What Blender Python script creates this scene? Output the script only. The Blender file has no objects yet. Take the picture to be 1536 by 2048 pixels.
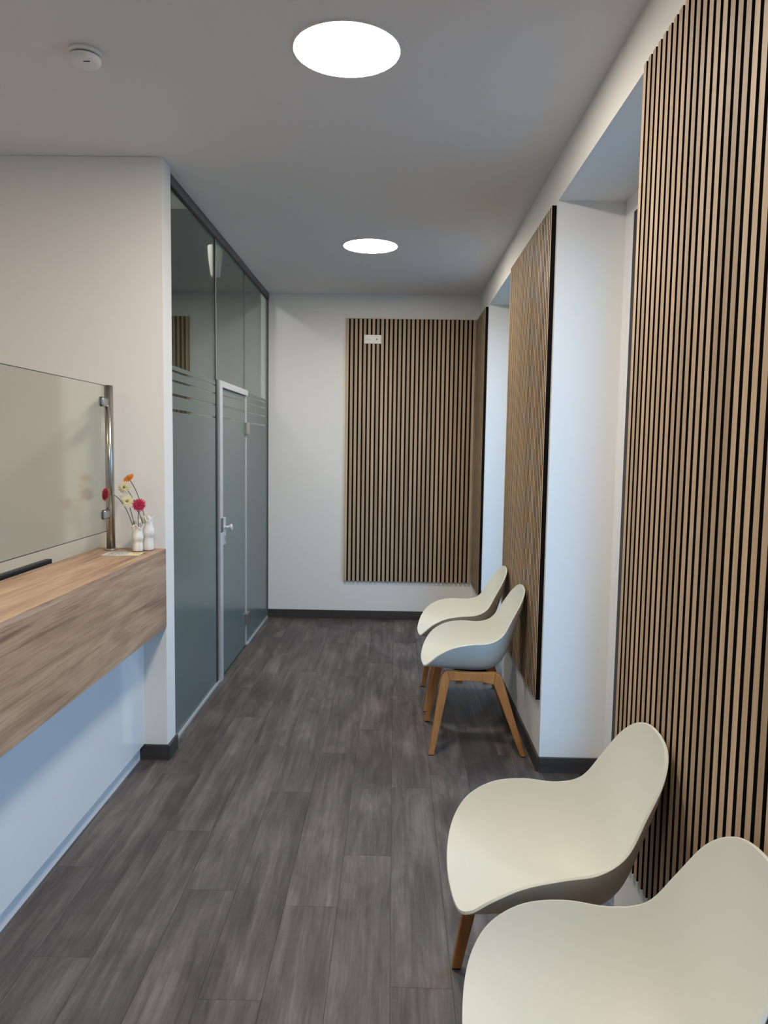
import bpy, bmesh, math, random
from mathutils import Vector, Matrix
random.seed(7)
scene = bpy.context.scene
COL = scene.collection

# ------------------------------------------------------------------ camera
F_PX, YAW, PITCH, ROLL, CAM_H = 1493.335, -0.0128, -0.0878, 0.0155, 1.6133
fw = Vector((math.sin(YAW)*math.cos(PITCH), math.cos(YAW)*math.cos(PITCH), math.sin(PITCH)))
rt = Vector((math.cos(YAW), -math.sin(YAW), 0.0)); up = rt.cross(fw)
c, s = math.cos(ROLL), math.sin(ROLL)
rt2, up2 = c*rt + s*up, -s*rt + c*up
cam_d = bpy.data.cameras.new('camera')
cam_d.sensor_fit = 'VERTICAL'; cam_d.sensor_height = 36.0
cam_d.lens = F_PX*36.0/2048.0; cam_d.clip_start = 0.02; cam_d.clip_end = 200
cam = bpy.data.objects.new('camera', cam_d); COL.objects.link(cam)
cam.matrix_world = Matrix(((rt2.x, up2.x, -fw.x, 0), (rt2.y, up2.y, -fw.y, 0), (rt2.z, up2.z, -fw.z, CAM_H), (0, 0, 0, 1)))
scene.camera = cam

# ------------------------------------------------------------------ world, light, exposure
DAY = (0.275, 0.575, 1.0); DAY_STRENGTH = 4.6
LAMP_COL = (1.0, 0.90, 0.77); LAMP_STRENGTH = 102.0
RECEPTION_FILL_COL = (1.0, 0.73, 0.44); RECEPTION_FILL_STRENGTH = 30.0  # assumed warm light, added over reception out of view
world = bpy.data.worlds.new('overcast_sky'); scene.world = world
world.use_nodes = True
wb = world.node_tree.nodes['Background']
wb.inputs[0].default_value = (*DAY, 1); wb.inputs[1].default_value = DAY_STRENGTH
scene.view_settings.view_transform = 'Standard'
scene.view_settings.look = 'None'
scene.view_settings.gamma = 1.0
scene.view_settings.use_curve_mapping = False
scene.view_settings.exposure = 0.06
scene.cycles.max_bounces = 8
scene.cycles.diffuse_bounces = 4
scene.cycles.use_adaptive_sampling = True
scene.cycles.adaptive_threshold = 0.08
scene.cycles.transparent_max_bounces = 12
scene.cycles.sample_clamp_indirect = 6.0

# ------------------------------------------------------------------ measured room
D, H = 6.881, 2.974            # back wall, ceiling
XG = -1.169                    # glass partition plane
XW, T = 0.748, 0.022           # right wall face, slat panel thickness
ZB, ZT = 0.36, 2.76            # slat panel bottom / top
SOFFIT = 2.772
YPIL, XPIL, YG0 = 3.682, -1.133, 3.818
CT, CB = 1.088, 0.692          # counter top / bottom of wooden front
BH = 0.079                     # baseboard height
NICHES = [(4.915, 6.197), (2.35, 3.624), (-0.25, 1.03)]
XWIN = 1.066

# ------------------------------------------------------------------ materials
def new_mat(name):
    m = bpy.data.materials.new(name); m.use_nodes = True
    nt = m.node_tree; return m, nt, nt.nodes['Principled BSDF']

def plain(name, col, rough=0.5, metal=0.0, spec=0.5, bump=0.0, bscale=300.0, coat=0.0):
    m, nt, b = new_mat(name)
    b.inputs['Base Color'].default_value = (*col, 1); b.inputs['Roughness'].default_value = rough
    b.inputs['Metallic'].default_value = metal; b.inputs['Specular IOR Level'].default_value = spec
    b.inputs['Coat Weight'].default_value = coat; b.inputs['Coat Roughness'].default_value = 0.05
    tc = nt.nodes.new('ShaderNodeTexCoord'); nz = nt.nodes.new('ShaderNodeTexNoise')
    nz.inputs['Scale'].default_value = bscale; nz.inputs['Detail'].default_value = 3
    nt.links.new(tc.outputs['Object'], nz.inputs['Vector'])
    if bump > 0:
        bp = nt.nodes.new('ShaderNodeBump'); bp.inputs['Strength'].default_value = bump; bp.inputs['Distance'].default_value = 0.001
        nt.links.new(nz.outputs['Fac'], bp.inputs['Height']); nt.links.new(bp.outputs['Normal'], b.inputs['Normal'])
    return m

def ramp(nt, stops):
    r = nt.nodes.new('ShaderNodeValToRGB'); e = r.color_ramp.elements
    while len(e) < len(stops): e.new(0.5)
    for k, (p, cc) in enumerate(stops):
        e[k].position = p; e[k].color = (*cc, 1)
    return r

def mixrgb(nt, mode, fac, a, b):
    n = nt.nodes.new('ShaderNodeMix'); n.data_type = 'RGBA'; n.blend_type = mode
    if isinstance(fac, (int, float)): n.inputs[0].default_value = fac
    else: nt.links.new(fac, n.inputs[0])
    for v, i in ((a, 6), (b, 7)):
        if isinstance(v, tuple): n.inputs[i].default_value = (*v, 1)
        else: nt.links.new(v, n.inputs[i])
    return n.outputs[2]

def grain_coords(nt, scale, jitter=True):
    tc = nt.nodes.new('ShaderNodeTexCoord'); mp = nt.nodes.new('ShaderNodeMapping')
    nt.links.new(tc.outputs['Object'], mp.inputs['Vector'])
    mp.inputs['Scale'].default_value = scale
    if jitter:
        oi = nt.nodes.new('ShaderNodeObjectInfo'); mul = nt.nodes.new('ShaderNodeMath'); mul.operation = 'MULTIPLY'
        mul.inputs[1].default_value = 57.0
        nt.links.new(oi.outputs['Random'], mul.inputs[0])
        nt.links.new(mul.outputs[0], mp.inputs['Location'])
        return mp.outputs['Vector'], oi
    return mp.outputs['Vector'], None

def noise(nt, vec, scale=1.0, detail=4.0, rough=0.6, dist=0.0):
    n = nt.nodes.new('ShaderNodeTexNoise'); nt.links.new(vec, n.inputs['Vector'])
    n.inputs['Scale'].default_value = scale; n.inputs['Detail'].default_value = detail
    n.inputs['Roughness'].default_value = rough; n.inputs['Distortion'].default_value = dist
    return n.outputs['Fac']

def wood(name, dark, mid, light, s_fine, s_broad, rough=0.5, bump=0.08, tint=0.16, spec=0.35):
    """stretched-noise wood; the scale vectors set the grain direction"""
    m, nt, b = new_mat(name)
    v1, oi = grain_coords(nt, s_fine); v2, _ = grain_coords(nt, s_broad)
    f1 = noise(nt, v1, 1, 5, 0.65); f2 = noise(nt, v2, 1, 4, 0.55, 0.6)
    r = ramp(nt, [(0.30, dark), (0.52, mid), (0.72, light)])
    ad = nt.nodes.new('ShaderNodeMix'); ad.data_type = 'FLOAT'; ad.inputs[0].default_value = 0.55
    nt.links.new(f1, ad.inputs[2]); nt.links.new(f2, ad.inputs[3]); nt.links.new(ad.outputs[0], r.inputs[0])
    mr = nt.nodes.new('ShaderNodeMapRange'); mr.inputs[3].default_value = 1 - tint; mr.inputs[4].default_value = 1 + tint*0.6
    nt.links.new(oi.outputs['Random'], mr.inputs[0])
    cr = nt.nodes.new('ShaderNodeCombineColor')
    for k in range(3): nt.links.new(mr.outputs[0], cr.inputs[k])
    col = mixrgb(nt, 'MULTIPLY', 1.0, r.outputs[0], cr.outputs[0])
    nt.links.new(col, b.inputs['Base Color'])
    b.inputs['Roughness'].default_value = rough; b.inputs['Specular IOR Level'].default_value = spec
    bp = nt.nodes.new('ShaderNodeBump'); bp.inputs['Strength'].default_value = bump; bp.inputs['Distance'].default_value = 0.002
    nt.links.new(f1, bp.inputs['Height']); nt.links.new(bp.outputs['Normal'], b.inputs['Normal'])
    return m

def counter_mat():
    m, nt, b = new_mat('counter_oak')
    v1, _ = grain_coords(nt, (125, 3.2, 125), False); v2, _ = grain_coords(nt, (9, 0.85, 9), False); v3, _ = grain_coords(nt, (230, 5, 230), False); v4, _ = grain_coords(nt, (42, 1.5, 42), False)
    f1 = noise(nt, v1, 1, 4, 0.6, 0.5); f2 = noise(nt, v2, 1, 4, 0.55, 1.6); f3 = noise(nt, v3, 1, 3, 0.6); f4 = noise(nt, v4, 1, 5, 0.62, 0.7)
    r = ramp(nt, [(0.33, (0.295, 0.190, 0.122)), (0.50, (0.415, 0.276, 0.180)), (0.68, (0.50, 0.352, 0.238))]); nt.links.new(f2, r.inputs[0])
    k1 = ramp(nt, [(0.32, (0.74, 0.70, 0.67)), (0.47, (1, 1, 1)), (0.70, (1.10, 1.09, 1.08))]); nt.links.new(f1, k1.inputs[0])
    k4 = ramp(nt, [(0.34, (0.60, 0.55, 0.52)), (0.43, (1, 1, 1)), (0.70, (1.06, 1.06, 1.06))]); nt.links.new(f4, k4.inputs[0])
    k3 = ramp(nt, [(0.30, (0.80, 0.79, 0.78)), (0.50, (1, 1, 1)), (0.72, (1.07, 1.07, 1.07))]); nt.links.new(f3, k3.inputs[0])
    cc = mixrgb(nt, 'MULTIPLY', 0.9, r.outputs[0], k1.outputs[0]); cc = mixrgb(nt, 'MULTIPLY', 0.8, cc, k4.outputs[0]); cc = mixrgb(nt, 'MULTIPLY', 0.8, cc, k3.outputs[0])
    nt.links.new(cc, b.inputs['Base Color']); b.inputs['Roughness'].default_value = 0.45; b.inputs['Specular IOR Level'].default_value = 0.35
    return m

def floor_mat():
    m, nt, b = new_mat('grey_oak_vinyl')
    vf, oi = grain_coords(nt, (150, 7, 1)); vm, _ = grain_coords(nt, (24, 1.6, 1)); vb, _ = grain_coords(nt, (7, 2.4, 1))
    vx, _ = grain_coords(nt, (10, 60, 1))
    ff = noise(nt, vf, 1, 5, 0.7); fm = noise(nt, vm, 1, 5, 0.62, 0.4); fb = noise(nt, vb, 1, 5, 0.6, 0.8); fx = noise(nt, vx, 1, 3, 0.6)
    base = ramp(nt, [(0.30, (0.060, 0.051, 0.047)), (0.50, (0.096, 0.084, 0.078)), (0.70, (0.146, 0.130, 0.122))])
    nt.links.new(fm, base.inputs[0])
    patch = ramp(nt, [(0.34, (0.66, 0.65, 0.66)), (0.52, (1.0, 0.99, 0.98)), (0.68, (1.36, 1.35, 1.32))])
    nt.links.new(fb, patch.inputs[0])
    c1 = mixrgb(nt, 'MULTIPLY', 0.9, base.outputs[0], patch.outputs[0])
    fine = ramp(nt, [(0.30, (0.72, 0.72, 0.72)), (0.5, (1, 1, 1)), (0.72, (1.28, 1.28, 1.28))])
    nt.links.new(ff, fine.inputs[0])
    c2 = mixrgb(nt, 'MULTIPLY', 0.8, c1, fine.outputs[0])
    cross = ramp(nt, [(0.36, (0.88, 0.88, 0.88)), (0.6, (1.08, 1.08, 1.08))]); nt.links.new(fx, cross.inputs[0])
    c3 = mixrgb(nt, 'MULTIPLY', 0.35, c2, cross.outputs[0])
    mr = nt.nodes.new('ShaderNodeMapRange'); mr.inputs[3].default_value = 0.91; mr.inputs[4].default_value = 1.07
    nt.links.new(oi.outputs['Random'], mr.inputs[0])
    cr = nt.nodes.new('ShaderNodeCombineColor')
    for k in range(3): nt.links.new(mr.outputs[0], cr.inputs[k])
    nt.links.new(mixrgb(nt, 'MULTIPLY', 1.0, c3, cr.outputs[0]), b.inputs['Base Color'])
    b.inputs['Roughness'].default_value = 0.5; b.inputs['Specular IOR Level'].default_value = 0.4
    bp = nt.nodes.new('ShaderNodeBump'); bp.inputs['Strength'].default_value = 0.12; bp.inputs['Distance'].default_value = 0.001
    nt.links.new(ff, bp.inputs['Height']); nt.links.new(bp.outputs['Normal'], b.inputs['Normal'])
    return m

def clear_glass(name, tint, ior=1.5, rough=0.0):
    m = bpy.data.materials.new(name); m.use_nodes = True; nt = m.node_tree
    nt.nodes.clear()
    out = nt.nodes.new('ShaderNodeOutputMaterial'); mx = nt.nodes.new('ShaderNodeMixShader')
    tr = nt.nodes.new('ShaderNodeBsdfTransparent'); gl = nt.nodes.new('ShaderNodeBsdfGlossy')
    fr = nt.nodes.new('ShaderNodeFresnel'); geo = nt.nodes.new('ShaderNodeNewGeometry')
    mr = nt.nodes.new('ShaderNodeMapRange'); mr.inputs[3].default_value = ior; mr.inputs[4].default_value = 1.0/ior
    nt.links.new(geo.outputs['Backfacing'], mr.inputs[0]); nt.links.new(mr.outputs[0], fr.inputs['IOR'])
    tr.inputs[0].default_value = (*tint, 1); gl.inputs[0].default_value = (0.93, 1.0, 0.96, 1); gl.inputs['Roughness'].default_value = rough
    nt.links.new(fr.outputs[0], mx.inputs[0]); nt.links.new(tr.outputs[0], mx.inputs[1]); nt.links.new(gl.outputs[0], mx.inputs[2])
    nt.links.new(mx.outputs[0], out.inputs[0])
    return m

def frosted_mat():
    m, nt, b = new_mat('frosted_film')
    b.inputs['Base Color'].default_value = (0.185, 0.23, 0.22, 1); b.inputs['Roughness'].default_value = 0.22
    b.inputs['Specular IOR Level'].default_value = 0.5
    tl = nt.nodes.new('ShaderNodeBsdfTranslucent'); tl.inputs[0].default_value = (0.35, 0.43, 0.41, 1)
    mx = nt.nodes.new('ShaderNodeMixShader'); mx.inputs[0].default_value = 0.25
    nz = nt.nodes.new('ShaderNodeTexNoise'); nz.inputs['Scale'].default_value = 900
    bp = nt.nodes.new('ShaderNodeBump'); bp.inputs['Strength'].default_value = 0.05; bp.inputs['Distance'].default_value = 0.0005
    nt.links.new(nz.outputs['Fac'], bp.inputs['Height']); nt.links.new(bp.outputs['Normal'], b.inputs['Normal'])
    nt.links.new(b.outputs[0], mx.inputs[1]); nt.links.new(tl.outputs[0], mx.inputs[2])
    nt.links.new(mx.outputs[0], nt.nodes['Material Output'].inputs[0])
    return m

def emit(name, col, strength):
    m, nt, b = new_mat(name)
    b.inputs['Base Color'].default_value = (0.8, 0.8, 0.8, 1)
    b.inputs['Emission Color'].default_value = (*col, 1); b.inputs['Emission Strength'].default_value = strength
    return m

M = dict(
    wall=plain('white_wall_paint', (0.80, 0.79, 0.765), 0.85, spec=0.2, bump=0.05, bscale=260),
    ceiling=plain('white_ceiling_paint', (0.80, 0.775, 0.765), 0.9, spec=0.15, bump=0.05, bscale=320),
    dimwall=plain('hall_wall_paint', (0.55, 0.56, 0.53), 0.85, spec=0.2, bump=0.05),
    floor=floor_mat(),
    subfloor=plain('dark_subfloor', (0.03, 0.028, 0.027), 0.9),
    base=wood('baseboard_dark_oak', (0.030, 0.026, 0.025), (0.052, 0.046, 0.044), (0.085, 0.076, 0.073), (3, 3, 160), (1, 1, 40), 0.5, 0.05, 0.05),
    veneer=wood('oak_veneer_slat', (0.37, 0.258, 0.162), (0.49, 0.358, 0.236), (0.60, 0.455, 0.312), (160, 160, 2.2), (30, 30, 0.9), 0.55, 0.05, 0.2),
    felt=plain('black_felt', (0.006, 0.006, 0.007), 0.95, spec=0.1, bump=0.3, bscale=900),
    counter=counter_mat(),
    gloss=plain('white_gloss_laminate', (0.78, 0.79, 0.80), 0.12, spec=0.5),
    shell=plain('cream_plastic_shell', (0.655, 0.675, 0.625), 0.55, spec=0.3, bump=0.06, bscale=1400),
    leg=wood('oak_leg', (0.27, 0.115, 0.036), (0.42, 0.190, 0.062), (0.52, 0.260, 0.100), (120, 120, 5), (25, 25, 1.5), 0.4, 0.05, 0.1),
    pad=plain('black_plastic', (0.012, 0.012, 0.013), 0.5),
    frame=plain('white_window_frame', (0.84, 0.84, 0.84), 0.3),
    gasket=plain('black_rubber_gasket', (0.008, 0.009, 0.012), 0.5),
    dark_alu=plain('dark_grey_aluminium', (0.16, 0.165, 0.17), 0.4, metal=0.8),
    alu=plain('brushed_aluminium', (0.66, 0.69, 0.72), 0.35, metal=0.45, bump=0.05),
    steel=plain('polished_stainless_steel', (0.46, 0.44, 0.41), 0.26, metal=1.0),
    brushed=plain('brushed_steel_clamp', (0.50, 0.49, 0.47), 0.35, metal=1.0),
    black=plain('matt_black', (0.010, 0.010, 0.011), 0.45),
    strip=plain('clear_grey_seal', (0.42, 0.45, 0.45), 0.35),
    glass=clear_glass('window_glass', (0.95, 0.98, 0.97)),
    pglass=clear_glass('partition_glass', (0.92, 0.97, 0.955)),
    sglass=clear_glass('screen_glass', (0.955, 0.965, 0.945), 1.5, 0.12),
    edge=plain('glass_edge_green', (0.025, 0.045, 0.038), 0.2),
    film=frosted_mat(),
    fill_warm=emit('added_warm_fill_glow', RECEPTION_FILL_COL, RECEPTION_FILL_STRENGTH),
    fill_hall=emit('added_hall_fill_glow', (1.0, 0.95, 0.86), 100.0),  # glow of the unseen light added in the hall
    lamp=emit('lamp_diffuser_glow', LAMP_COL, LAMP_STRENGTH),
    ring=plain('white_lamp_trim', (0.85, 0.83, 0.80), 0.4),
    plastic=plain('white_plastic', (0.82, 0.81, 0.78), 0.4),
    vent=plain('grey_vent_slot', (0.25, 0.24, 0.23), 0.7),
    ceramic=plain('white_glazed_ceramic', (0.80, 0.77, 0.72), 0.18, spec=0.5, coat=0.6, bump=0.3, bscale=90),
    stem=plain('green_stem', (0.075, 0.12, 0.035), 0.5),
    red=plain('crimson_petal', (0.42, 0.008, 0.028), 0.5),
    magenta=plain('magenta_petal', (0.50, 0.012, 0.075), 0.5),
    orange=plain('orange_petal', (0.78, 0.20, 0.008), 0.5),
    cream=plain('cream_petal', (0.80, 0.74, 0.50), 0.5),
    olive=plain('olive_flower_centre', (0.23, 0.20, 0.03), 0.7),
    darkred=plain('dark_red_flower_centre', (0.16, 0.012, 0.03), 0.7),
    paper=plain('printed_paper', (0.66, 0.68, 0.68), 0.5),
    yellow=plain('yellow_print', (0.72, 0.62, 0.28), 0.5),
    ink=plain('grey_ink', (0.08, 0.09, 0.11), 0.6),
    sconce=plain('white_plaster_sconce', (0.85, 0.80, 0.76), 0.6),
    sconce_glow=emit('sconce_bulb_glow', (1.0, 0.82, 0.62), 90.0),
    led=emit('green_led', (0.1, 1.0, 0.5), 4.0),
    asphalt=plain('street_paving', (0.27, 0.265, 0.26), 0.9, bump=0.4, bscale=30),
)

# ------------------------------------------------------------------ mesh helpers
def bm_box(bm, x0, x1, y0, y1, z0, z1, mi=0):
    v = [bm.verts.new((x, y, z)) for x in (x0, x1) for y in (y0, y1) for z in (z0, z1)]
    fs = [(0, 1, 3, 2), (4, 6, 7, 5), (0, 4, 5, 1), (2, 3, 7, 6), (0, 2, 6, 4), (1, 5, 7, 3)]
    out = []
    for f in fs:
        fc = bm.faces.new([v[i] for i in f]); fc.material_index = mi; out.append(fc)
    return out

def bm_cyl(bm, p0, p1, r0, r1=None, n=24, caps=True, mi=0):
    r1 = r0 if r1 is None else r1
    p0, p1 = Vector(p0), Vector(p1); ax = (p1-p0).normalized()
    t = Vector((1, 0, 0)) if abs(ax.x) < 0.9 else Vector((0, 1, 0))
    u = ax.cross(t).normalized(); w = ax.cross(u)
    a, b = [], []
    for k in range(n):
        d = u*math.cos(2*math.pi*k/n) + w*math.sin(2*math.pi*k/n)
        a.append(bm.verts.new(p0+d*r0)); b.append(bm.verts.new(p1+d*r1))
    for k in range(n):
        f = bm.faces.new((a[k], a[(k+1) % n], b[(k+1) % n], b[k])); f.material_index = mi; f.smooth = True
    if caps:
        bm.faces.new(a[::-1]).material_index = mi; bm.faces.new(b).material_index = mi

def bm_lathe(bm, prof, n=40, centre=(0, 0, 0), mi=0, smooth=True):
    """prof: list of (radius, z)"""
    cx, cy, cz = centre; rings = []
    for r, z in prof:
        if r < 1e-6: rings.append([bm.verts.new((cx, cy, cz+z))])
        else: rings.append([bm.verts.new((cx+r*math.cos(2*math.pi*k/n), cy+r*math.sin(2*math.pi*k/n), cz+z)) for k in range(n)])
    for A, B in zip(rings, rings[1:]):
        for k in range(n):
            k2 = (k+1) % n
            if len(A) == 1 and len(B) == 1: continue
            if len(A) == 1: f = bm.faces.new((A[0], B[k], B[k2]))
            elif len(B) == 1: f = bm.faces.new((A[k], A[k2], B[0]))
            else: f = bm.faces.new((A[k], A[k2], B[k2], B[k]))
            f.material_index = mi; f.smooth = smooth

def bm_tube(bm, pts, r, n=10, mi=0):
    pts = [Vector(q) for q in pts]; rings = []
    rr = r if isinstance(r, (list, tuple)) else [r]*len(pts)
    for i, q in enumerate(pts):
        d = (pts[min(i+1, len(pts)-1)]-pts[max(i-1, 0)]).normalized()
        t = Vector((0, 0, 1)) if abs(d.z) < 0.95 else Vector((1, 0, 0))
        u = d.cross(t).normalized(); w = d.cross(u)
        rings.append([bm.verts.new(q+(u*math.cos(2*math.pi*k/n)+w*math.sin(2*math.pi*k/n))*rr[i]) for k in range(n)])
    for A, B in zip(rings, rings[1:]):
        for k in range(n):
            f = bm.faces.new((A[k], A[(k+1) % n], B[(k+1) % n], B[k])); f.smooth = True; f.material_index = mi
    bm.faces.new(rings[0][::-1]); bm.faces.new(rings[-1])

def to_mesh(name, bm, mats):
    bmesh.ops.recalc_face_normals(bm, faces=bm.faces[:])
    me = bpy.data.meshes.new(name); bm.to_mesh(me); bm.free()
    for m in (mats if isinstance(mats, (list, tuple)) else [mats]): me.materials.append(M[m])
    return me

def link(name, me, parent=None, bevel=0.0, seg=2):
    o = bpy.data.objects.new(name, me); COL.objects.link(o)
    if parent is not None:
        o.parent = parent
        o.matrix_parent_inverse = Matrix.Translation(-parent.location)   # shapes are laid out in room coordinates
    if bevel > 0:
        b = o.modifiers.new('bevel', 'BEVEL'); b.width = bevel; b.segments = seg; b.limit_method = 'ANGLE'
        b.harden_normals = False
    return o

def obj(name, bm, mats, parent=None, bevel=0.0, seg=2):
    return link(name, to_mesh(name, bm, mats), parent, bevel, seg)

def box(name, dims, mat, parent=None, bevel=0.0, seg=2):
    """box with its origin at its own centre (dims in world coordinates)"""
    x0, x1, y0, y1, z0, z1 = dims
    bm = bmesh.new(); hx, hy, hz = (x1-x0)/2, (y1-y0)/2, (z1-z0)/2
    bm_box(bm, -hx, hx, -hy, hy, -hz, hz)
    o = obj(name, bm, mat, parent, bevel, seg)
    o.location = ((x0+x1)/2, (y0+y1)/2, (z0+z1)/2)
    return o

def tag(o, label=None, cat=None, group=None, kind=None):
    if label: o['label'] = label
    if cat: o['category'] = cat
    if group: o['group'] = group
    if kind: o['kind'] = kind
    return o

def empty(name, loc, label=None, cat=None, group=None, kind=None):
    o = bpy.data.objects.new(name, None); COL.objects.link(o); o.location = loc; o.empty_display_size = 0.1
    return tag(o, label, cat, group, kind)

def struct(name, boxes, mat, bevel=0.0):
    bm = bmesh.new()
    for b in boxes: bm_box(bm, *b)
    return tag(obj(name, bm, mat, None, bevel), kind='structure')

# ------------------------------------------------------------------ the room shell
XL, YR = -3.3, -2.6            # reception side wall, wall behind the camera
floor = struct('floor', [(XL, XW, YR, D, -0.12, -0.004)] + [(XW, XWIN+0.03, a, b, -0.12, -0.004) for a, b in NICHES], 'subfloor')
tag(floor, 'grey-brown wood look vinyl plank floor')
struct('ceiling', [(XL-0.1, 1.2, YR-0.1, YG0, H, H+0.12), (XG-0.02, 1.2, YG0, D+0.1, H, H+0.12)], 'ceiling')
struct('wall_back', [(XG-0.06, XW+0.4, D, D+0.15, -0.05, H)], 'wall')
piers = [(6.197, D), (3.624, 4.915), (1.03, 2.35), (YR, -0.25)]
struct('wall_right', [(XW, 1.19, a, b, -0.05, SOFFIT) for a, b in piers] + [(XW, 1.19, YR, D, SOFFIT, H)], 'wall')
struct('wall_reception', [(XL, XPIL, YPIL, YG0, -0.05, H)], 'wall', 0.004)
struct('wall_left', [(XL-0.12, XL, YR, YG0, -0.05, H)], 'wall')
struct('wall_rear', [(XL-0.1, 1.2, YR-0.12, YR, -0.05, H)], 'wall')
# dim hall behind the glass partition
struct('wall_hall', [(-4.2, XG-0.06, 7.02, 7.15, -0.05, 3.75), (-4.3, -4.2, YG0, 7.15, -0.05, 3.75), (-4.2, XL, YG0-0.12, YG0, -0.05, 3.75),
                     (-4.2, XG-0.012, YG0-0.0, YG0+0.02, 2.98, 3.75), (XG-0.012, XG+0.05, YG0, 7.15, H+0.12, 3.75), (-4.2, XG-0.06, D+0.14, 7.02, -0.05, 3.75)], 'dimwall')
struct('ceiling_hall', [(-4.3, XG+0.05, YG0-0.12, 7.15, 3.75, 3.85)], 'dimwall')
struct('floor_hall', [(-4.3, XG-0.02, YG0, 7.05, -0.12, 0.0)], 'floor')
struct('ground_outside', [(1.21, 40, -25, 35, -0.4, -0.2)], 'asphalt')

# planks of the visible floor, each its own piece
PW, PL = 0.187, 1.315
joint = {0: 2.822, 1: 3.418, -1: 2.487, -2: 2.036, -3: 2.570, -4: 2.982, -5: 2.2, 2: 2.25, 3: 2.9, 4: 2.5, 5: 3.2, -6: 2.7}
cache = {}
def add_plank(x0, x1, y0, y1):
    g = 0.0005; w, l = round(x1-x0-2*g, 4), round(y1-y0-2*g, 4)
    if w < 0.004 or l < 0.004: return
    if (w, l) not in cache:
        bm = bmesh.new(); fs = bm_box(bm, -w/2, w/2, -l/2, l/2, -0.004, 0.0); cache[(w, l)] = to_mesh('plank', bm, 'floor')
    o = link('plank', cache[(w, l)], floor); o.location = ((x0+x1)/2, (y0+y1)/2, 0)
for k in range(-7, 6):
    xa, xb = -0.174+k*PW, -0.174+(k+1)*PW
    j0 = joint.get(k, 2.0+0.37*(k % 3))
    n0 = math.floor((0.2-j0)/PL)
    for q in range(n0, n0+8):
        ya, yb = max(j0+q*PL, 0.2), min(j0+(q+1)*PL, D)
        if yb-ya < 0.01: continue
        x0, x1 = max(xa, -1.262), min(xb, XW)
        if x1 > x0:
            # left of the partition line only in front of the reception wall
            if x0 < XG+0.01 and yb > YPIL:
                if x1 > XG: add_plank(max(x0, XG), x1, max(ya, YPIL), yb)
                if ya < YPIL: add_plank(x0, x1, ya, YPIL)
            else: add_plank(x0, x1, ya, yb)
        for na, nb in NICHES:
            x0, x1 = max(xa, XW), min(xb, XWIN+0.03)
            y0, y1 = max(ya, na), min(yb, nb)
            if x1-x0 > 0.005 and y1-y0 > 0.01: add_plank(x0, x1, y0, y1)
# the floor behind the reception counter and behind the camera
tag(box('plank_field', (XL, -1.262, 0.2, YPIL, -0.004, 0.0), 'floor', floor)); tag(box('plank_field', (XL, XW, YR, 0.2, -0.004, 0.0), 'floor', floor))

# baseboards
bt = 0.013
struct('baseboard_back', [(XG+0.004, XW, D-bt, D, 0, BH)], 'base', 0.0015)
struct('baseboard_reception', [(-1.272, XPIL+bt, YPIL-bt, YPIL, 0, BH), (XPIL, XPIL+bt, YPIL, YG0-0.002, 0, BH)], 'base', 0.0015)
struct('baseboard_right', [(XW-bt, XW, a, b, 0, BH) for a, b in ((6.197, D-bt), (3.624, 4.915), (1.03, 2.35), (YR, -0.25))]
       + [(XW, XWIN, a, a+bt, 0, BH) for a, _ in NICHES] + [(XW, XWIN, b-bt, b, 0, BH) for _, b in NICHES], 'base', 0.0015)

# windows in the three niches
for i, (a, b) in enumerate(NICHES):
    w = empty('window_%d' % (i+1), (XWIN, (a+b)/2, 0), kind='structure')
    def ring(name, y0, y1, z0, z1, th, xa, xb, mat):
        bm = bmesh.new()
        bm_box(bm, xa, xb, y0, y0+th, z0, z1); bm_box(bm, xa, xb, y1-th, y1, z0, z1)
        bm_box(bm, xa, xb, y0+th, y1-th, z0, z0+th); bm_box(bm, xa, xb, y0+th, y1-th, z1-th, z1)
        return obj(name, bm, mat, w, 0.002)
    ring('window_frame', a, b, 0.0, SOFFIT, 0.066, XWIN, XWIN+0.07, 'frame')
    ring('sash', a+0.066, b-0.066, 0.045, SOFFIT-0.035, 0.046, XWIN+0.004, XWIN+0.06, 'frame')
    ring('gasket', a+0.112, b-0.112, 0.09, SOFFIT-0.08, 0.10, XWIN+0.0035, XWIN+0.055, 'gasket')
    box('pane', (XWIN+0.03, XWIN+0.036, a+0.17, b-0.17, 0.17, SOFFIT-0.17), 'glass', w)
    ld = bpy.data.lights.new('window_portal', 'AREA'); ld.shape = 'RECTANGLE'; ld.size = SOFFIT-0.3; ld.size_y = b-a-0.3
    ld.cycles.is_portal = True
    lo = bpy.data.objects.new('window_portal', ld); COL.objects.link(lo)
    lo.location = (XWIN+0.1, (a+b)/2, SOFFIT/2); lo.rotation_euler = (0, math.pi/2, 0)
    lo.parent = w; lo.matrix_parent_inverse = Matrix.Translation(-w.location)

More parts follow.
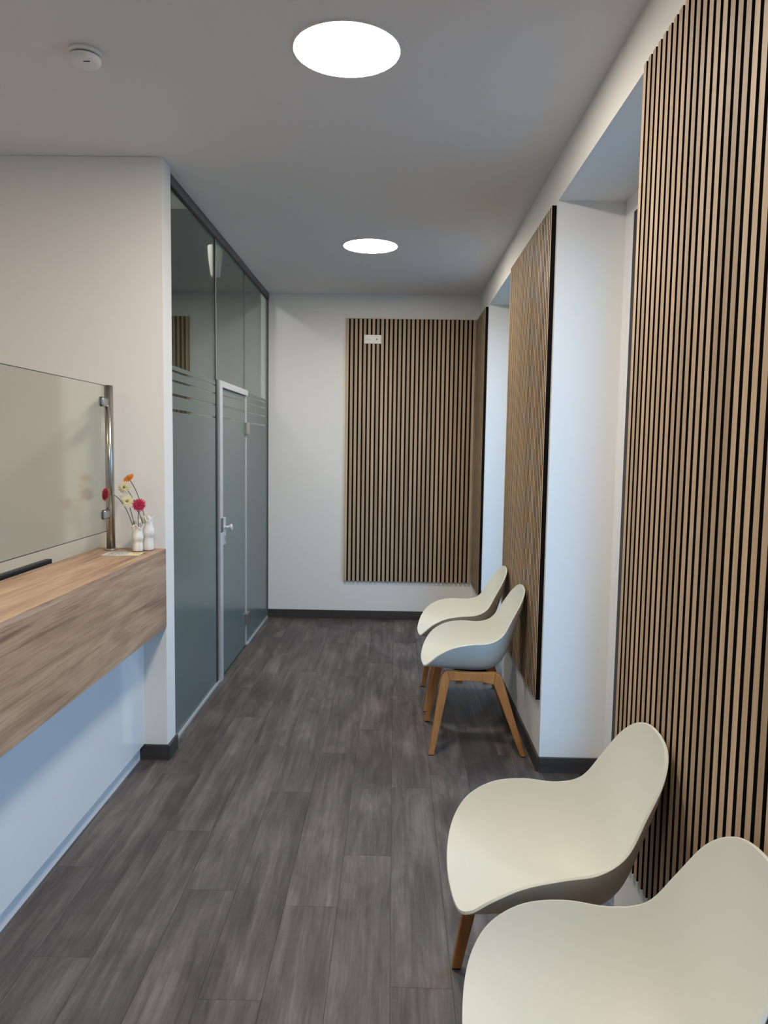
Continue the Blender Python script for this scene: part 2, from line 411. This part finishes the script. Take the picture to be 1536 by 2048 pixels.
# ------------------------------------------------------------------ slatted wall panels
def slat_mesh(width, depth, height):
    bm = bmesh.new()
    fs = bm_box(bm, -depth, 0, -width/2, width/2, 0, height, 1)
    fs[0].material_index = 0            # veneered face looks towards -x, the core is black
    bmesh.ops.recalc_face_normals(bm, faces=bm.faces[:])
    return to_mesh('slat', bm, ['veneer', 'felt'])
FELT = 0.009
def slat_panel(n, pitch, start, along, wall, label):
    """along 'y': on the right wall, from y=start towards the camera; along 'x': on the back wall"""
    me = slat_mesh(pitch*0.60, T-FELT, ZT-ZB)
    L = n*pitch - pitch*0.40
    if along == 'y':
        r = empty('slat_panel', (wall, start-L/2, ZB), label, 'wall panel', 'oak slat panels')
        box('felt_backing', (wall-FELT, wall, start-L, start, ZB, ZT), 'felt', r)
    else:
        r = empty('slat_panel', (start+L/2, wall, ZB), label, 'wall panel', 'oak slat panels')
        box('felt_backing', (start, start+L, wall-FELT, wall, ZB, ZT), 'felt', r)
    for k in range(n):
        o = link('slat', me, r); q = (k*pitch + pitch*0.30)
        if along == 'y': o.location = (wall-FELT, start-q, ZB)
        else: o.location = (start+q, wall-FELT, ZB); o.rotation_euler = (0, 0, math.pi/2)
    return r
slat_panel(30, 0.0395, -0.4536, 'x', D-0.0015, 'wide oak slat panel on the back wall with a white socket near its top')
slat_panel(16, 0.0400, D-T-0.006, 'y', XW-0.0002, 'narrow oak slat panel in the far corner seen almost edge on')
slat_panel(32, 0.0399, 4.915, 'y', XW, 'oak slat panel between the two window niches behind the two far chairs')
slat_panel(32, 0.0400, 2.35, 'y', XW, 'nearest large oak slat panel filling the right edge behind the two near chairs')

# ------------------------------------------------------------------ glass partition and door
gp = empty('glass_partition', (XG, (YG0+D)/2, 0), 'floor to ceiling glass wall with frosted film and clear stripes', 'glass wall')
G = 0.006
box('top_rail', (XG-0.02, XG+0.012, YG0, D, H-0.05, H), 'dark_alu', gp)
box('rail_seal', (XG-0.008, XG+0.008, YG0, D, H-0.057, H-0.05), 'black', gp)
box('floor_channel', (XG-0.012, XG+0.010, YG0, 4.925, 0.0, 0.016), 'alu', gp)
box('floor_channel', (XG-0.012, XG+0.010, 5.885, D, 0.0, 0.016), 'alu', gp)
box('wall_profile', (XG-0.012, XG+0.009, D-0.022, D, 0.0, H-0.05), 'dark_alu', gp)
box('glass_pane', (XG-G, XG, YG0+0.001, 4.872, 0.016, H-0.057), 'pglass', gp)
box('glass_pane', (XG-G, XG, 4.894, 5.822, 2.032, H-0.057), 'pglass', gp)
box('glass_pane', (XG-G, XG, 5.834, D-0.022, 0.016, H-0.057), 'pglass', gp)
box('joint_seal', (XG-0.010, XG+0.002, 4.872, 4.890, 0.0, H-0.05), 'black', gp)
box('joint_edge', (XG-0.008, XG+0.003, 4.890, 4.896, 2.03, H-0.05), 'alu', gp)
box('joint_seal', (XG-0.008, XG+0.001, 5.822, 5.834, 2.03, H-0.05), 'edge', gp)
box('door_post', (XG-0.03, XG+0.018, 4.932, 5.012, 0.0, 2.03), 'alu', gp, 0.002)
box('door_header', (XG-0.03, XG+0.018, 5.012, 5.875, 1.988, 2.03), 'alu', gp, 0.002)
box('post_seal', (XG-0.03, XG+0.004, 4.896, 4.932, 0.0, 2.03), 'dark_alu', gp)
FILM = [(1.995, 2.018), (1.944, 1.984), (1.872, 1.933), (1.792, 1.859), (0.018, 1.777)]
def film(y0, y1, parent, bands):
    for z0, z1 in bands: box('frosted_film', (XG, XG+0.0012, y0, y1, z0, z1), 'film', parent)
film(YG0+0.002, 4.870, gp, FILM); film(5.902, D-0.023, gp, FILM)

dr = empty('door_1', (XG, 5.44, 0), 'frosted glass door leaf in the partition with a knob and two hinges', kind='structure')
box('glass_leaf', (XG-0.008, XG-0.001, 5.014, 5.842, 0.012, 1.984), 'pglass', dr)
for z0, z1 in [(1.944, 1.982), (1.872, 1.933), (1.792, 1.859), (0.012, 1.777)]:
    box('frosted_film', (XG-0.001, XG+0.0004, 5.016, 5.840, z0, z1), 'film', dr)
box('seal_strip', (XG-0.006, XG+0.002, 5.842, 5.900, 0.012, 1.988), 'strip', dr)
for z0, z1 in ((1.690, 1.780), (0.182, 0.272)):
    box('hinge', (XG-0.012, XG+0.022, 5.815, 5.925, z0, z1), 'brushed', dr, 0.004)
lock = box('lock_plate', (XG-0.012, XG+0.016, 5.014, 5.105, 0.925, 1.112), 'alu', dr, 0.004)
box('keyhole', (XG+0.0155, XG+0.017, 5.070, 5.080, 0.955, 0.985), 'black', lock)
box('strike_plate', (XG+0.012, XG+0.0205, 4.940, 5.008, 1.02, 1.115), 'dark_alu', gp, 0.002)
bm = bmesh.new()
bm_cyl(bm, (XG+0.015, 5.065, 1.045), (XG+0.05, 5.065, 1.045), 0.010)
bm_cyl(bm, (XG+0.015, 5.065, 1.045), (XG+0.020, 5.065, 1.045), 0.019)
bm_cyl(bm, (XG+0.046, 5.065, 1.045), (XG+0.056, 5.065, 1.045), 0.014, 0.024)
bm_cyl(bm, (XG+0.056, 5.065, 1.045), (XG+0.068, 5.065, 1.045), 0.024, 0.022)
obj('door_knob', bm, 'alu', dr)

# sconce in the hall behind the partition
sc = empty('wall_sconce', (-1.67, 7.02, 3.13), 'curved white wall sconce seen through the clear upper glass', 'wall lamp')
bm = bmesh.new()
rows = []
for k in range(11):
    t = k/10; z = 3.13+0.27*t; w = 0.020+0.046*math.sin(math.pi/2*(0.25+0.75*t)); dp = 0.02+0.10*math.sin(math.pi/2*t)
    rows.append([bm.verts.new((-1.67+w*math.cos(a), 7.0-dp*math.sin(a), z)) for a in [math.pi*j/16 for j in range(17)]])
for A, B in zip(rows, rows[1:]):
    for j in range(16): bm.faces.new((A[j], A[j+1], B[j+1], B[j])).smooth = True
o = obj('shade', bm, 'sconce', sc); md = o.modifiers.new('solid', 'SOLIDIFY'); md.thickness = 0.004
box('mounting_plate', (-1.715, -1.625, 6.985, 7.02, 3.16, 3.38), 'sconce', sc)
bm = bmesh.new(); bm_lathe(bm, [(0.0, 0.0), (0.018, 0.01), (0.022, 0.04), (0.016, 0.065), (0.0, 0.075)], 16, (-1.67, 6.955, 3.30)); obj('bulb', bm, 'sconce_glow', sc)

# ------------------------------------------------------------------ ceiling lights and smoke detector
def ceiling_light(y, label, x=-0.187, glow='lamp', H=H):
    r = empty('ceiling_light', (x, y, H), label, 'ceiling light', 'round ceiling lights')
    bm = bmesh.new(); bm_lathe(bm, [(0.1825, -0.001), (0.1825, -0.005), (0.1845, -0.007), (0.1870, -0.006), (0.188, 0.0)], 64, (x, y, H)); obj('trim_ring', bm, 'ring', r)
    bm = bmesh.new(); bm_lathe(bm, [(0.0, -0.006), (0.08, -0.006), (0.1825, -0.0055), (0.1825, -0.0005)], 64, (x, y, H)); obj('diffuser', bm, glow, r)
    return r
ceiling_light(2.702, 'nearer round glowing panel light in the ceiling at the top of the picture')
ceiling_light(5.225, 'farther round glowing panel light in the ceiling near the back wall')
ceiling_light(0.18, 'unseen round panel light assumed in the ceiling above the camera')  # assumed third lamp of the row, added to light the foreground
ceiling_light(6.45, 'unseen round panel light added to brighten the hall behind the glass', -2.5, 'fill_hall', 3.75)  # added out of view so the hall looks brighter through the clear glass
ceiling_light(1.9, 'unseen warm round panel light assumed over the reception desk', -2.35, 'fill_warm')  # assumed source, added to warm the left wall and counter top

sx, sy = -1.106, 2.730
sd = empty('smoke_detector', (sx, sy, H), 'small round white smoke detector on the ceiling at the upper left', 'smoke detector')
bm = bmesh.new(); bm_lathe(bm, [(0.0, 0.0), (0.056, 0.0), (0.056, -0.012), (0.053, -0.015), (0.0, -0.015)], 40, (sx, sy, H)); obj('base', bm, 'plastic', sd)
bm = bmesh.new(); bm_lathe(bm, [(0.045, -0.014), (0.049, -0.017), (0.045, -0.019), (0.050, -0.021), (0.046, -0.023), (0.050, -0.026)], 40, (sx, sy, H)); obj('vent_ring', bm, 'vent', sd)
bm = bmesh.new(); bm_lathe(bm, [(0.053, -0.022), (0.053, -0.034), (0.048, -0.042), (0.036, -0.046), (0.0, -0.047)], 40, (sx, sy, H)); obj('cover', bm, 'plastic', sd)
o = box('slot', (sx+0.004, sx+0.026, sy-0.030, sy-0.026, H-0.0478, H-0.0455), 'black', sd)

# ------------------------------------------------------------------ reception counter
YC = 0.9                       # counter runs on towards the camera, out of the frame
rc = empty('reception_counter', (-1.3, (YC+YPIL)/2, 0), 'oak topped reception counter with a white gloss base', 'counter')
box('counter_top', (-1.472, XPIL, YC, YPIL, CT-0.022, CT), 'counter', rc, 0.0008)
box('front_panel', (XPIL-0.020, XPIL, YC, YPIL, CB, CT-0.0222), 'counter', rc, 0.0008)
box('underside', (-1.45, XPIL-0.0205, YC, YPIL, CB, CB+0.018), 'counter', rc)
box('lower_panel', (-1.268, -1.250, YC, YPIL-0.0005, 0.082, CB), 'gloss', rc, 0.001)
box('plinth', (-1.290, -1.272, YC, YPIL-0.014, 0.0, 0.082), 'gloss', rc)
box('rear_panel', (-1.472, -1.45, YC, YPIL, 0.0, CT-0.0222), 'gloss', rc)
dk = empty('reception_desk', (-1.8, 2.4, 0), 'white desk top hidden behind the reception counter', 'desk')
box('desk_top', (-2.15, -1.475, 1.2, YPIL-0.002, 0.715, 0.74), 'gloss', dk, 0.002)
for y in (1.25, 3.6): box('desk_leg', (-2.1, -1.5, y, y+0.03, 0.0, 0.715), 'gloss', dk)
mo = empty('computer_monitor', (-1.56, 2.93, 0.74), 'black monitor edge rising behind the counter at the left', 'monitor')
box('casing', (-1.520, -1.492, 2.56, 3.222, 0.80, 1.100), 'black', mo, 0.004)
box('screen', (-1.5212, -1.520, 2.58, 3.20, 0.82, 1.085), 'gasket', mo)
box('stand', (-1.56, -1.52, 2.85, 2.93, 0.752, 0.95), 'black', mo); box('foot', (-1.66, -1.49, 2.77, 3.01, 0.74, 0.752), 'black', mo, 0.002)

# glass hygiene screen on the counter
XS = -1.385
gs = empty('glass_screen', (XS, 2.6, CT), 'clear glass counter screen held by a steel post', 'glass screen')
box('pane', (XS-0.005, XS, 1.30, 3.575, 1.184, 1.881), 'sglass', gs)
for nm, d in (('pane_edge', (XS-0.0052, XS+0.0002, 1.30, 3.575, 1.8805, 1.8830)), ('pane_edge', (XS-0.0052, XS+0.0002, 1.30, 3.575, 1.1820, 1.1845))):
    box(nm, d, 'edge', gs)
for py in (3.605, 1.262):
    px = -1.379
    bm = bmesh.new(); bm_cyl(bm, (px, py, CT), (px, py, 1.884), 0.0205, n=32); post = obj('post', bm, 'steel', gs)
    bm = bmesh.new(); bm_lathe(bm, [(0.0, 0.0), (0.0325, 0.0), (0.0325, 0.006), (0.030, 0.009), (0.0205, 0.009)], 36, (px, py, CT)); obj('base_flange', bm, 'steel', gs)
    sg = -1 if py > 2 else 1
    for z in (1.803, 1.266):
        cl = box('clamp', (XS-0.015, XS+0.015, min(py, py+sg*0.078), max(py, py+sg*0.078), z-0.0225, z+0.0225), 'brushed', gs, 0.012, 4)
        box('clamp_rubber', (XS-0.0075, XS+0.0025, min(py, py+sg*0.0785), max(py, py+sg*0.0785), z-0.0228, z+0.0228), 'black', cl, 0.003)

# leaflet on the counter
lf = empty('leaflet', (-1.27, 3.47, CT), 'flat printed leaflet with a yellow strip lying on the counter', 'leaflet')
bm = bmesh.new()
quad = [(-1.353, 3.415), (-1.178, 3.425), (-1.183, 3.518), (-1.358, 3.516)]
va = [bm.verts.new((x, y, CT+0.0003)) for x, y in quad]; vb = [bm.verts.new((x, y, CT+0.0020)) for x, y in quad]
bm.faces.new(va[::-1]); bm.faces.new(vb)
for k in range(4): bm.faces.new((va[k], va[(k+1) % 4], vb[(k+1) % 4], vb[k]))
obj('sheet', bm, 'paper', lf)
box('yellow_strip', (-1.240, -1.184, 3.428, 3.514, CT+0.0019, CT+0.0023), 'yellow', lf)
box('dark_edge', (-1.184, -1.1795, 3.428, 3.514, CT+0.0019, CT+0.0024), 'ink', lf)
bm = bmesh.new(); rnd = random.Random(3)
for ln in range(6):
    y = 3.435+ln*0.0135; x = -1.342+0.01*(ln % 2)
    while x < -1.25:
        w = rnd.uniform(0.004, 0.012); bm_box(bm, x, min(x+w, -1.245), y, y+rnd.uniform(0.003, 0.006), CT+0.0019, CT+0.0023); x += w+rnd.uniform(0.003, 0.006)
for k in range(3): bm_box(bm, -1.225+k*0.011, -1.218+k*0.011, 3.47, 3.482, CT+0.0022, CT+0.0025)
tag(obj('print_marks', bm, 'ink', lf), kind='stuff')

# vase: two small torso shaped bodies grown together, with ruffled rims
vs = empty('ceramic_vase', (-1.216, 3.592, CT), 'white glazed ceramic vase of two joined curvy bodies with ruffled rims', 'vase')
def torso(cx, cy, h, turn, flare, name):
    bm = bmesh.new(); n, rows = 40, []
    prof = [(0.0, 0.0235), (0.02, 0.0250), (0.10, 0.0258), (0.22, 0.0255), (0.34, 0.0236), (0.40, 0.0232), (0.48, 0.0250), (0.58, 0.0268), (0.68, 0.0258), (0.78, 0.0232), (0.86, 0.0228), (0.93, 0.0238), (1.0, 0.0268)]
    for t, r in prof:
        ring = []
        for k in range(n):
            a = 2*math.pi*k/n
            cleft = math.exp(-((math.sin((a-turn)/2))/0.16)**2)*(0.16 if t < 0.62 else 0.03)
            rr = 1.07*r*(1-cleft)*(1+0.07*math.cos(2*(a-turn)))
            if 0.42 < t < 0.64: rr *= 1+0.13*max(0, math.cos(a-turn-0.6))+0.13*max(0, math.cos(a-turn+0.6))
            z = t*h
            if t > 0.8:
                q = (t-0.8)/0.2
                rr *= 1+q*(0.16*math.sin(5*a+flare)+0.10*math.sin(8*a+1.3*flare)); z += q*0.012*math.sin(3*a+flare)
            ring.append(bm.verts.new((cx+rr*math.cos(a), cy+rr*math.sin(a), CT+0.0005+z)))
        rows.append(ring)
    for A, B in zip(rows, rows[1:]):
        for k in range(n): bm.faces.new((A[k], A[(k+1) % n], B[(k+1) % n], B[k])).smooth = True
    bm.faces.new(rows[0][::-1])
    o = obj(name, bm, 'ceramic', vs)
    m = o.modifiers.new('sub', 'SUBSURF'); m.levels = 1; m.render_levels = 1
    m = o.modifiers.new('solid', 'SOLIDIFY'); m.thickness = 0.0028; m.offset = -1
    return o
torso(-1.236, 3.572, 0.122, -1.1, 0.4, 'body'); torso(-1.199, 3.612, 0.158, -0.5, 2.1, 'body')
bm = bmesh.new()                     # curled lip leaning out to the left
pts = []
for k in range(13):
    a = math.pi*(0.55+0.95*k/12)
    for q, (rr, zz) in enumerate(((0.022, 0.098), (0.030, 0.122), (0.040+0.006*math.sin(k*1.9), 0.145+0.006*math.sin(k*1.3)))):
        pts.append(bm.verts.new((-1.230+rr*math.cos(a)*0.9, 3.590+rr*math.sin(a)*0.9, CT+zz)))
for k in range(12):
    for q in range(2): bm.faces.new((pts[3*k+q], pts[3*k+q+1], pts[3*k+q+4], pts[3*k+q+3])).smooth = True
o = obj('ruffled_lip', bm, 'ceramic', vs); m = o.modifiers.new('solid', 'SOLIDIFY'); m.thickness = 0.003

def bez(p0, p1, p2, n=12):
    p0, p1, p2 = Vector(p0), Vector(p1), Vector(p2)
    return [p0*(1-t)**2+p1*2*t*(1-t)+p2*t*t for t in [k/n for k in range(n+1)]]
def gerbera(head, face, root, bend, R, pet, cen, label):
    hd = Vector(head); fc = Vector(face).normalized()
    r = empty('gerbera_flower', root, label, 'flower', 'flowers in the vase')
    bm = bmesh.new(); bm_tube(bm, bez(root, bend, hd-fc*0.004), 0.0019, 8); obj('stem', bm, 'stem', r)
    q = fc.to_track_quat('Z', 'Y').to_matrix()
    bm = bmesh.new(); rg = random.Random(len(label))
    for ring, (n, rr, lift) in enumerate(((22, R, 0.10), (20, R*0.82, 0.28), (16, R*0.58, 0.50))):
        for k in range(n):
            a = 2*math.pi*(k+0.5*ring)/n+rg.uniform(-.05, .05); L = rr*rg.uniform(0.9, 1.06); w = R*0.16*(1-0.12*ring)
            u = Vector((math.cos(a), math.sin(a), 0)); t = Vector((-math.sin(a), math.cos(a), 0)); zz = Vector((0, 0, 1))
            base = u*R*0.16; z0 = 0.001*ring
            prof = [(0.0, 0.45), (0.45, 1.0), (0.82, 0.9), (1.0, 0.30)]
            prev = None
            for f, ww in prof:
                cpt = base+u*(L-R*0.16)*f+zz*(z0+lift*L*0.55*f*(1-0.55*f))
                e = (bm.verts.new(q @ (cpt-t*w*ww*0.5)+hd), bm.verts.new(q @ (cpt+zz*0.0006)+hd), bm.verts.new(q @ (cpt+t*w*ww*0.5)+hd))
                if prev:
                    bm.faces.new((prev[0], prev[1], e[1], e[0])).smooth = True; bm.faces.new((prev[1], prev[2], e[2], e[1])).smooth = True
                prev = e
    o = obj('petals', bm, pet, r); m = o.modifiers.new('solid', 'SOLIDIFY'); m.thickness = 0.0007
    bm = bmesh.new(); bm_lathe(bm, [(0.0, 0.0065), (R*0.14, 0.0060), (R*0.24, 0.003), (R*0.26, -0.004), (R*0.10, -0.009), (0, -0.010)], 20)
    for v in bm.verts: v.co = q @ v.co + hd
    obj('flower_centre', bm, cen, r)
gerbera((-1.212, 3.528, 1.317), (0.10, -1, 0.18), (-1.225, 3.572, 1.12), (-1.232, 3.552, 1.25), 0.0340, 'magenta', 'darkred', 'magenta red gerbera facing the camera low on the right of the vase')
gerbera((-1.283, 3.535, 1.400), (-0.12, -1, 0.10), (-1.203, 3.606, 1.14), (-1.235, 3.585, 1.33), 0.0325, 'cream', 'olive', 'upper cream gerbera with olive centre below the orange flower')
gerbera((-1.268, 3.528, 1.333), (0.05, -1, 0.35), (-1.238, 3.574, 1.12), (-1.25, 3.56, 1.26), 0.0325, 'cream', 'olive', 'lower cream gerbera with olive centre beside the magenta flower')
gerbera((-1.281, 3.585, 1.440), (-0.35, -0.62, 0.75), (-1.196, 3.616, 1.14), (-1.225, 3.605, 1.36), 0.0320, 'orange', 'olive', 'orange gerbera topmost in the vase turned upward')
gerbera((-1.344, 3.455, 1.370), (-0.62, -0.80, 0.06), (-1.240, 3.578, 1.12), (-1.275, 3.530, 1.385), 0.0315, 'red', 'darkred', 'crimson gerbera on a long arching stem reaching left past the steel post')

# ------------------------------------------------------------------ socket on the back panel
so = empty('power_outlet', (-0.2135, D-T, 2.572), 'white double plate with socket and small button on the back slat panel', 'socket')
yf = D-T
box('plate', (-0.291, -0.137, yf-0.010, yf, 2.535, 2.613), 'plastic', so, 0.003)
for cx in (-0.2525, -0.1755):
    box('insert', (cx-0.0275, cx+0.0275, yf-0.0125, yf-0.0095, 2.5465, 2.6015), 'plastic', so, 0.002)
bm = bmesh.new(); bm_cyl(bm, (-0.2525, yf-0.0135, 2.574), (-0.2525, yf-0.0124, 2.574), 0.0200, n=32); dish = obj('socket_well', bm, 'vent', so)
bm = bmesh.new(); bm_cyl(bm, (-0.2525, yf-0.0140, 2.574), (-0.2525, yf-0.0134, 2.574), 0.0205, n=32); obj('socket_face', bm, 'plastic', dish)
bm = bmesh.new()
for dx in (-0.0095, 0.0095): bm_cyl(bm, (-0.2525+dx, yf-0.0146, 2.574), (-0.2525+dx, yf-0.0138, 2.574), 0.0030, n=12)
obj('pin_holes', bm, 'black', dish)
bm = bmesh.new(); bm_cyl(bm, (-0.1755, yf-0.024, 2.574), (-0.1755, yf-0.0124, 2.574), 0.0060, n=20); obj('button', bm, 'vent', so)

# ------------------------------------------------------------------ chairs
# rim of the shell: (x, half width, z); x counts from the chair's middle, +x is its back
X0 = 0.457
RIM = [(0.165, 0.0, 0.453), (0.175, 0.151, 0.457), (0.199, 0.234, 0.496), (0.244, 0.269, 0.547), (0.319, 0.277, 0.588), (0.412, 0.268, 0.604),
       (0.504, 0.244, 0.606), (0.575, 0.216, 0.637), (0.625, 0.191, 0.717), (0.672, 0.165, 0.798), (0.702, 0.102, 0.850), (0.708, 0.0, 0.868)]
MID = [(0.165, 0.453), (0.205, 0.448), (0.255, 0.438), (0.315, 0.427), (0.385, 0.419), (0.460, 0.415),
       (0.530, 0.422), (0.592, 0.462), (0.637, 0.560), (0.677, 0.685), (0.701, 0.800), (0.708, 0.868)]
def catmull(P, n, mirror):
    P = [Vector(q) for q in P]; a, b = P[1].copy(), P[-2].copy()
    if mirror: a.y *= -1; b.y *= -1
    else: a, b = 2*P[0]-P[1], 2*P[-1]-P[-2]
    Q = [a]+P+[b]; out = []
    for i in range(1, len(Q)-2):
        p0, p1, p2, p3 = Q[i-1:i+3]
        for k in range(n):
            t = k/n; out.append(0.5*(2*p1+(p2-p0)*t+(2*p0-5*p1+4*p2-p3)*t*t+(3*p1-p0-3*p2+p3)*t**3))
    out.append(P[-1]); return out
def shell_mesh():
    bm = bmesh.new(); N = 5
    rim = catmull(RIM, N, True); mid = catmull([(x, 0, z) for x, z in MID], N, False)
    rows = []; V = 24; n = len(rim)
    for i, (r, m) in enumerate(zip(rim, mid)):
        row = []
        e = 2.9
        for j in range(V+1):
            v = -1+2*j/V; v = math.sin(v*math.pi/2)*0.6+v*0.4
            sh = 1-abs(v)**e
            p = Vector((r.x+(m.x-r.x)*sh, r.y*v, r.z+(m.z-r.z)*sh))
            row.append(bm.verts.new((p.x-X0, p.y, p.z)))
        rows.append(row)
    for A, B in zip(rows, rows[1:]):
        for j in range(V): bm.faces.new((A[j], A[j+1], B[j+1], B[j])).smooth = True
    bmesh.ops.remove_doubles(bm, verts=bm.verts[:], dist=0.0004)
    bmesh.ops.recalc_face_normals(bm, faces=bm.faces[:])
    for f in bm.faces: f.smooth = True
    # make sure the normals look up (inner side)
    if sum(f.normal.z for f in bm.faces) < 0: bmesh.ops.reverse_faces(bm, faces=bm.faces[:])
    me = bpy.data.meshes.new('seat_shell'); bm.to_mesh(me); bm.free(); me.materials.append(M['shell'])
    return me
def prism_mesh(name, top, bot, mat):
    """two polygons (lists of 3-D points) joined: a plank-like solid"""
    bm = bmesh.new(); a = [bm.verts.new(q) for q in top]; b = [bm.verts.new(q) for q in bot]; n = len(a)
    bm.faces.new(a); bm.faces.new(b[::-1])
    for k in range(n): bm.faces.new((a[k], b[k], b[(k+1) % n], a[(k+1) % n]))
    return to_mesh(name, bm, mat)
def splay(z, side, inner):
    """y of the inner / outer face of a side arch at height z"""
    t = z/0.447; yc = 0.242+(0.206-0.242)*t; hw = 0.0115+(0.0185-0.0115)*t
    return side*(yc-hw if inner else yc+hw)
FRONT = [(0.203, 0.003), (0.262, 0.405), (0.268, 0.425), (0.279, 0.440), (0.296, 0.447), (0.309, 0.396), (0.233, 0.003)]
REAR = [(0.687, 0.003), (0.541, 0.378), (0.548, 0.440), (0.566, 0.434), (0.580, 0.420), (0.588, 0.402), (0.713, 0.003)]
RAIL = [(0.2962, 0.447), (0.36, 0.441), (0.43, 0.437), (0.50, 0.437), (0.5478, 0.440), (0.5408, 0.378), (0.48, 0.391), (0.40, 0.397), (0.3092, 0.396)]
def make_chair():
    r = empty('shell_chair', (0, 0, 0))
    sh = link('seat_shell', shell_mesh(), r)
    m = sh.modifiers.new('solid', 'SOLIDIFY'); m.thickness = 0.008; m.offset = -1.0; m.use_even_offset = False; m.use_rim = True
    m = sh.modifiers.new('bevel', 'BEVEL'); m.width = 0.003; m.segments = 2; m.limit_method = 'ANGLE'; m.angle_limit = math.radians(50)
    m = sh.modifiers.new('sub', 'SUBSURF'); m.levels = 1; m.render_levels = 1
    for side in (-1, 1):
        for nm, poly in (('leg', FRONT), ('leg', REAR), ('side_rail', RAIL)):
            A = [(x-X0, splay(z, side, False), z) for x, z in poly]; B = [(x-X0, splay(z, side, True), z) for x, z in poly]
            me = prism_mesh(nm, A, B, 'leg'); o = link(nm, me, r, 0.004 if nm == 'leg' else 0.003)
        for xa, xb in ((0.205, 0.231), (0.689, 0.711)):
            y0, y1 = sorted((splay(0, side, True)*1.0, splay(0, side, False)))
            box('foot_pad', (xa-X0, xb-X0, y0+0.002, y1-0.002, 0.0, 0.004), 'pad', r)
    for xa in (0.345, 0.490):
        box('cross_rail', (xa-X0, xa+0.035-X0, -0.192, 0.192, 0.368, 0.398), 'leg', r, 0.003)
    box('mounting_plate', (0.35-X0, 0.52-X0, -0.10, 0.10, 0.398, 0.4055), 'pad', r, 0.002)
    return r
chair = make_chair()
def copy_tree(o, parent=None):
    cc = o.copy(); COL.objects.link(cc); cc.parent = parent
    for ch in list(o.children): copy_tree(ch, cc)
    return cc
seats = [(4.047, 'cream shell chair with oak legs, nearer of the far pair'),
         (4.690, 'farthest cream shell chair, partly hidden behind another chair'),
         (1.953, 'cream shell chair in the near pair, whole seat visible with one oak leg showing'),
         (1.332, 'nearest cream shell chair, cut off by the lower right corner of the picture')]
roots = [chair]+[copy_tree(chair) for _ in seats[1:]]
for r, (y, lab) in zip(roots, seats):
    r.location = (X0-(0.012 if y < 1.5 else 0), y, 0); tag(r, lab, 'chair', 'cream shell chairs along the right wall')
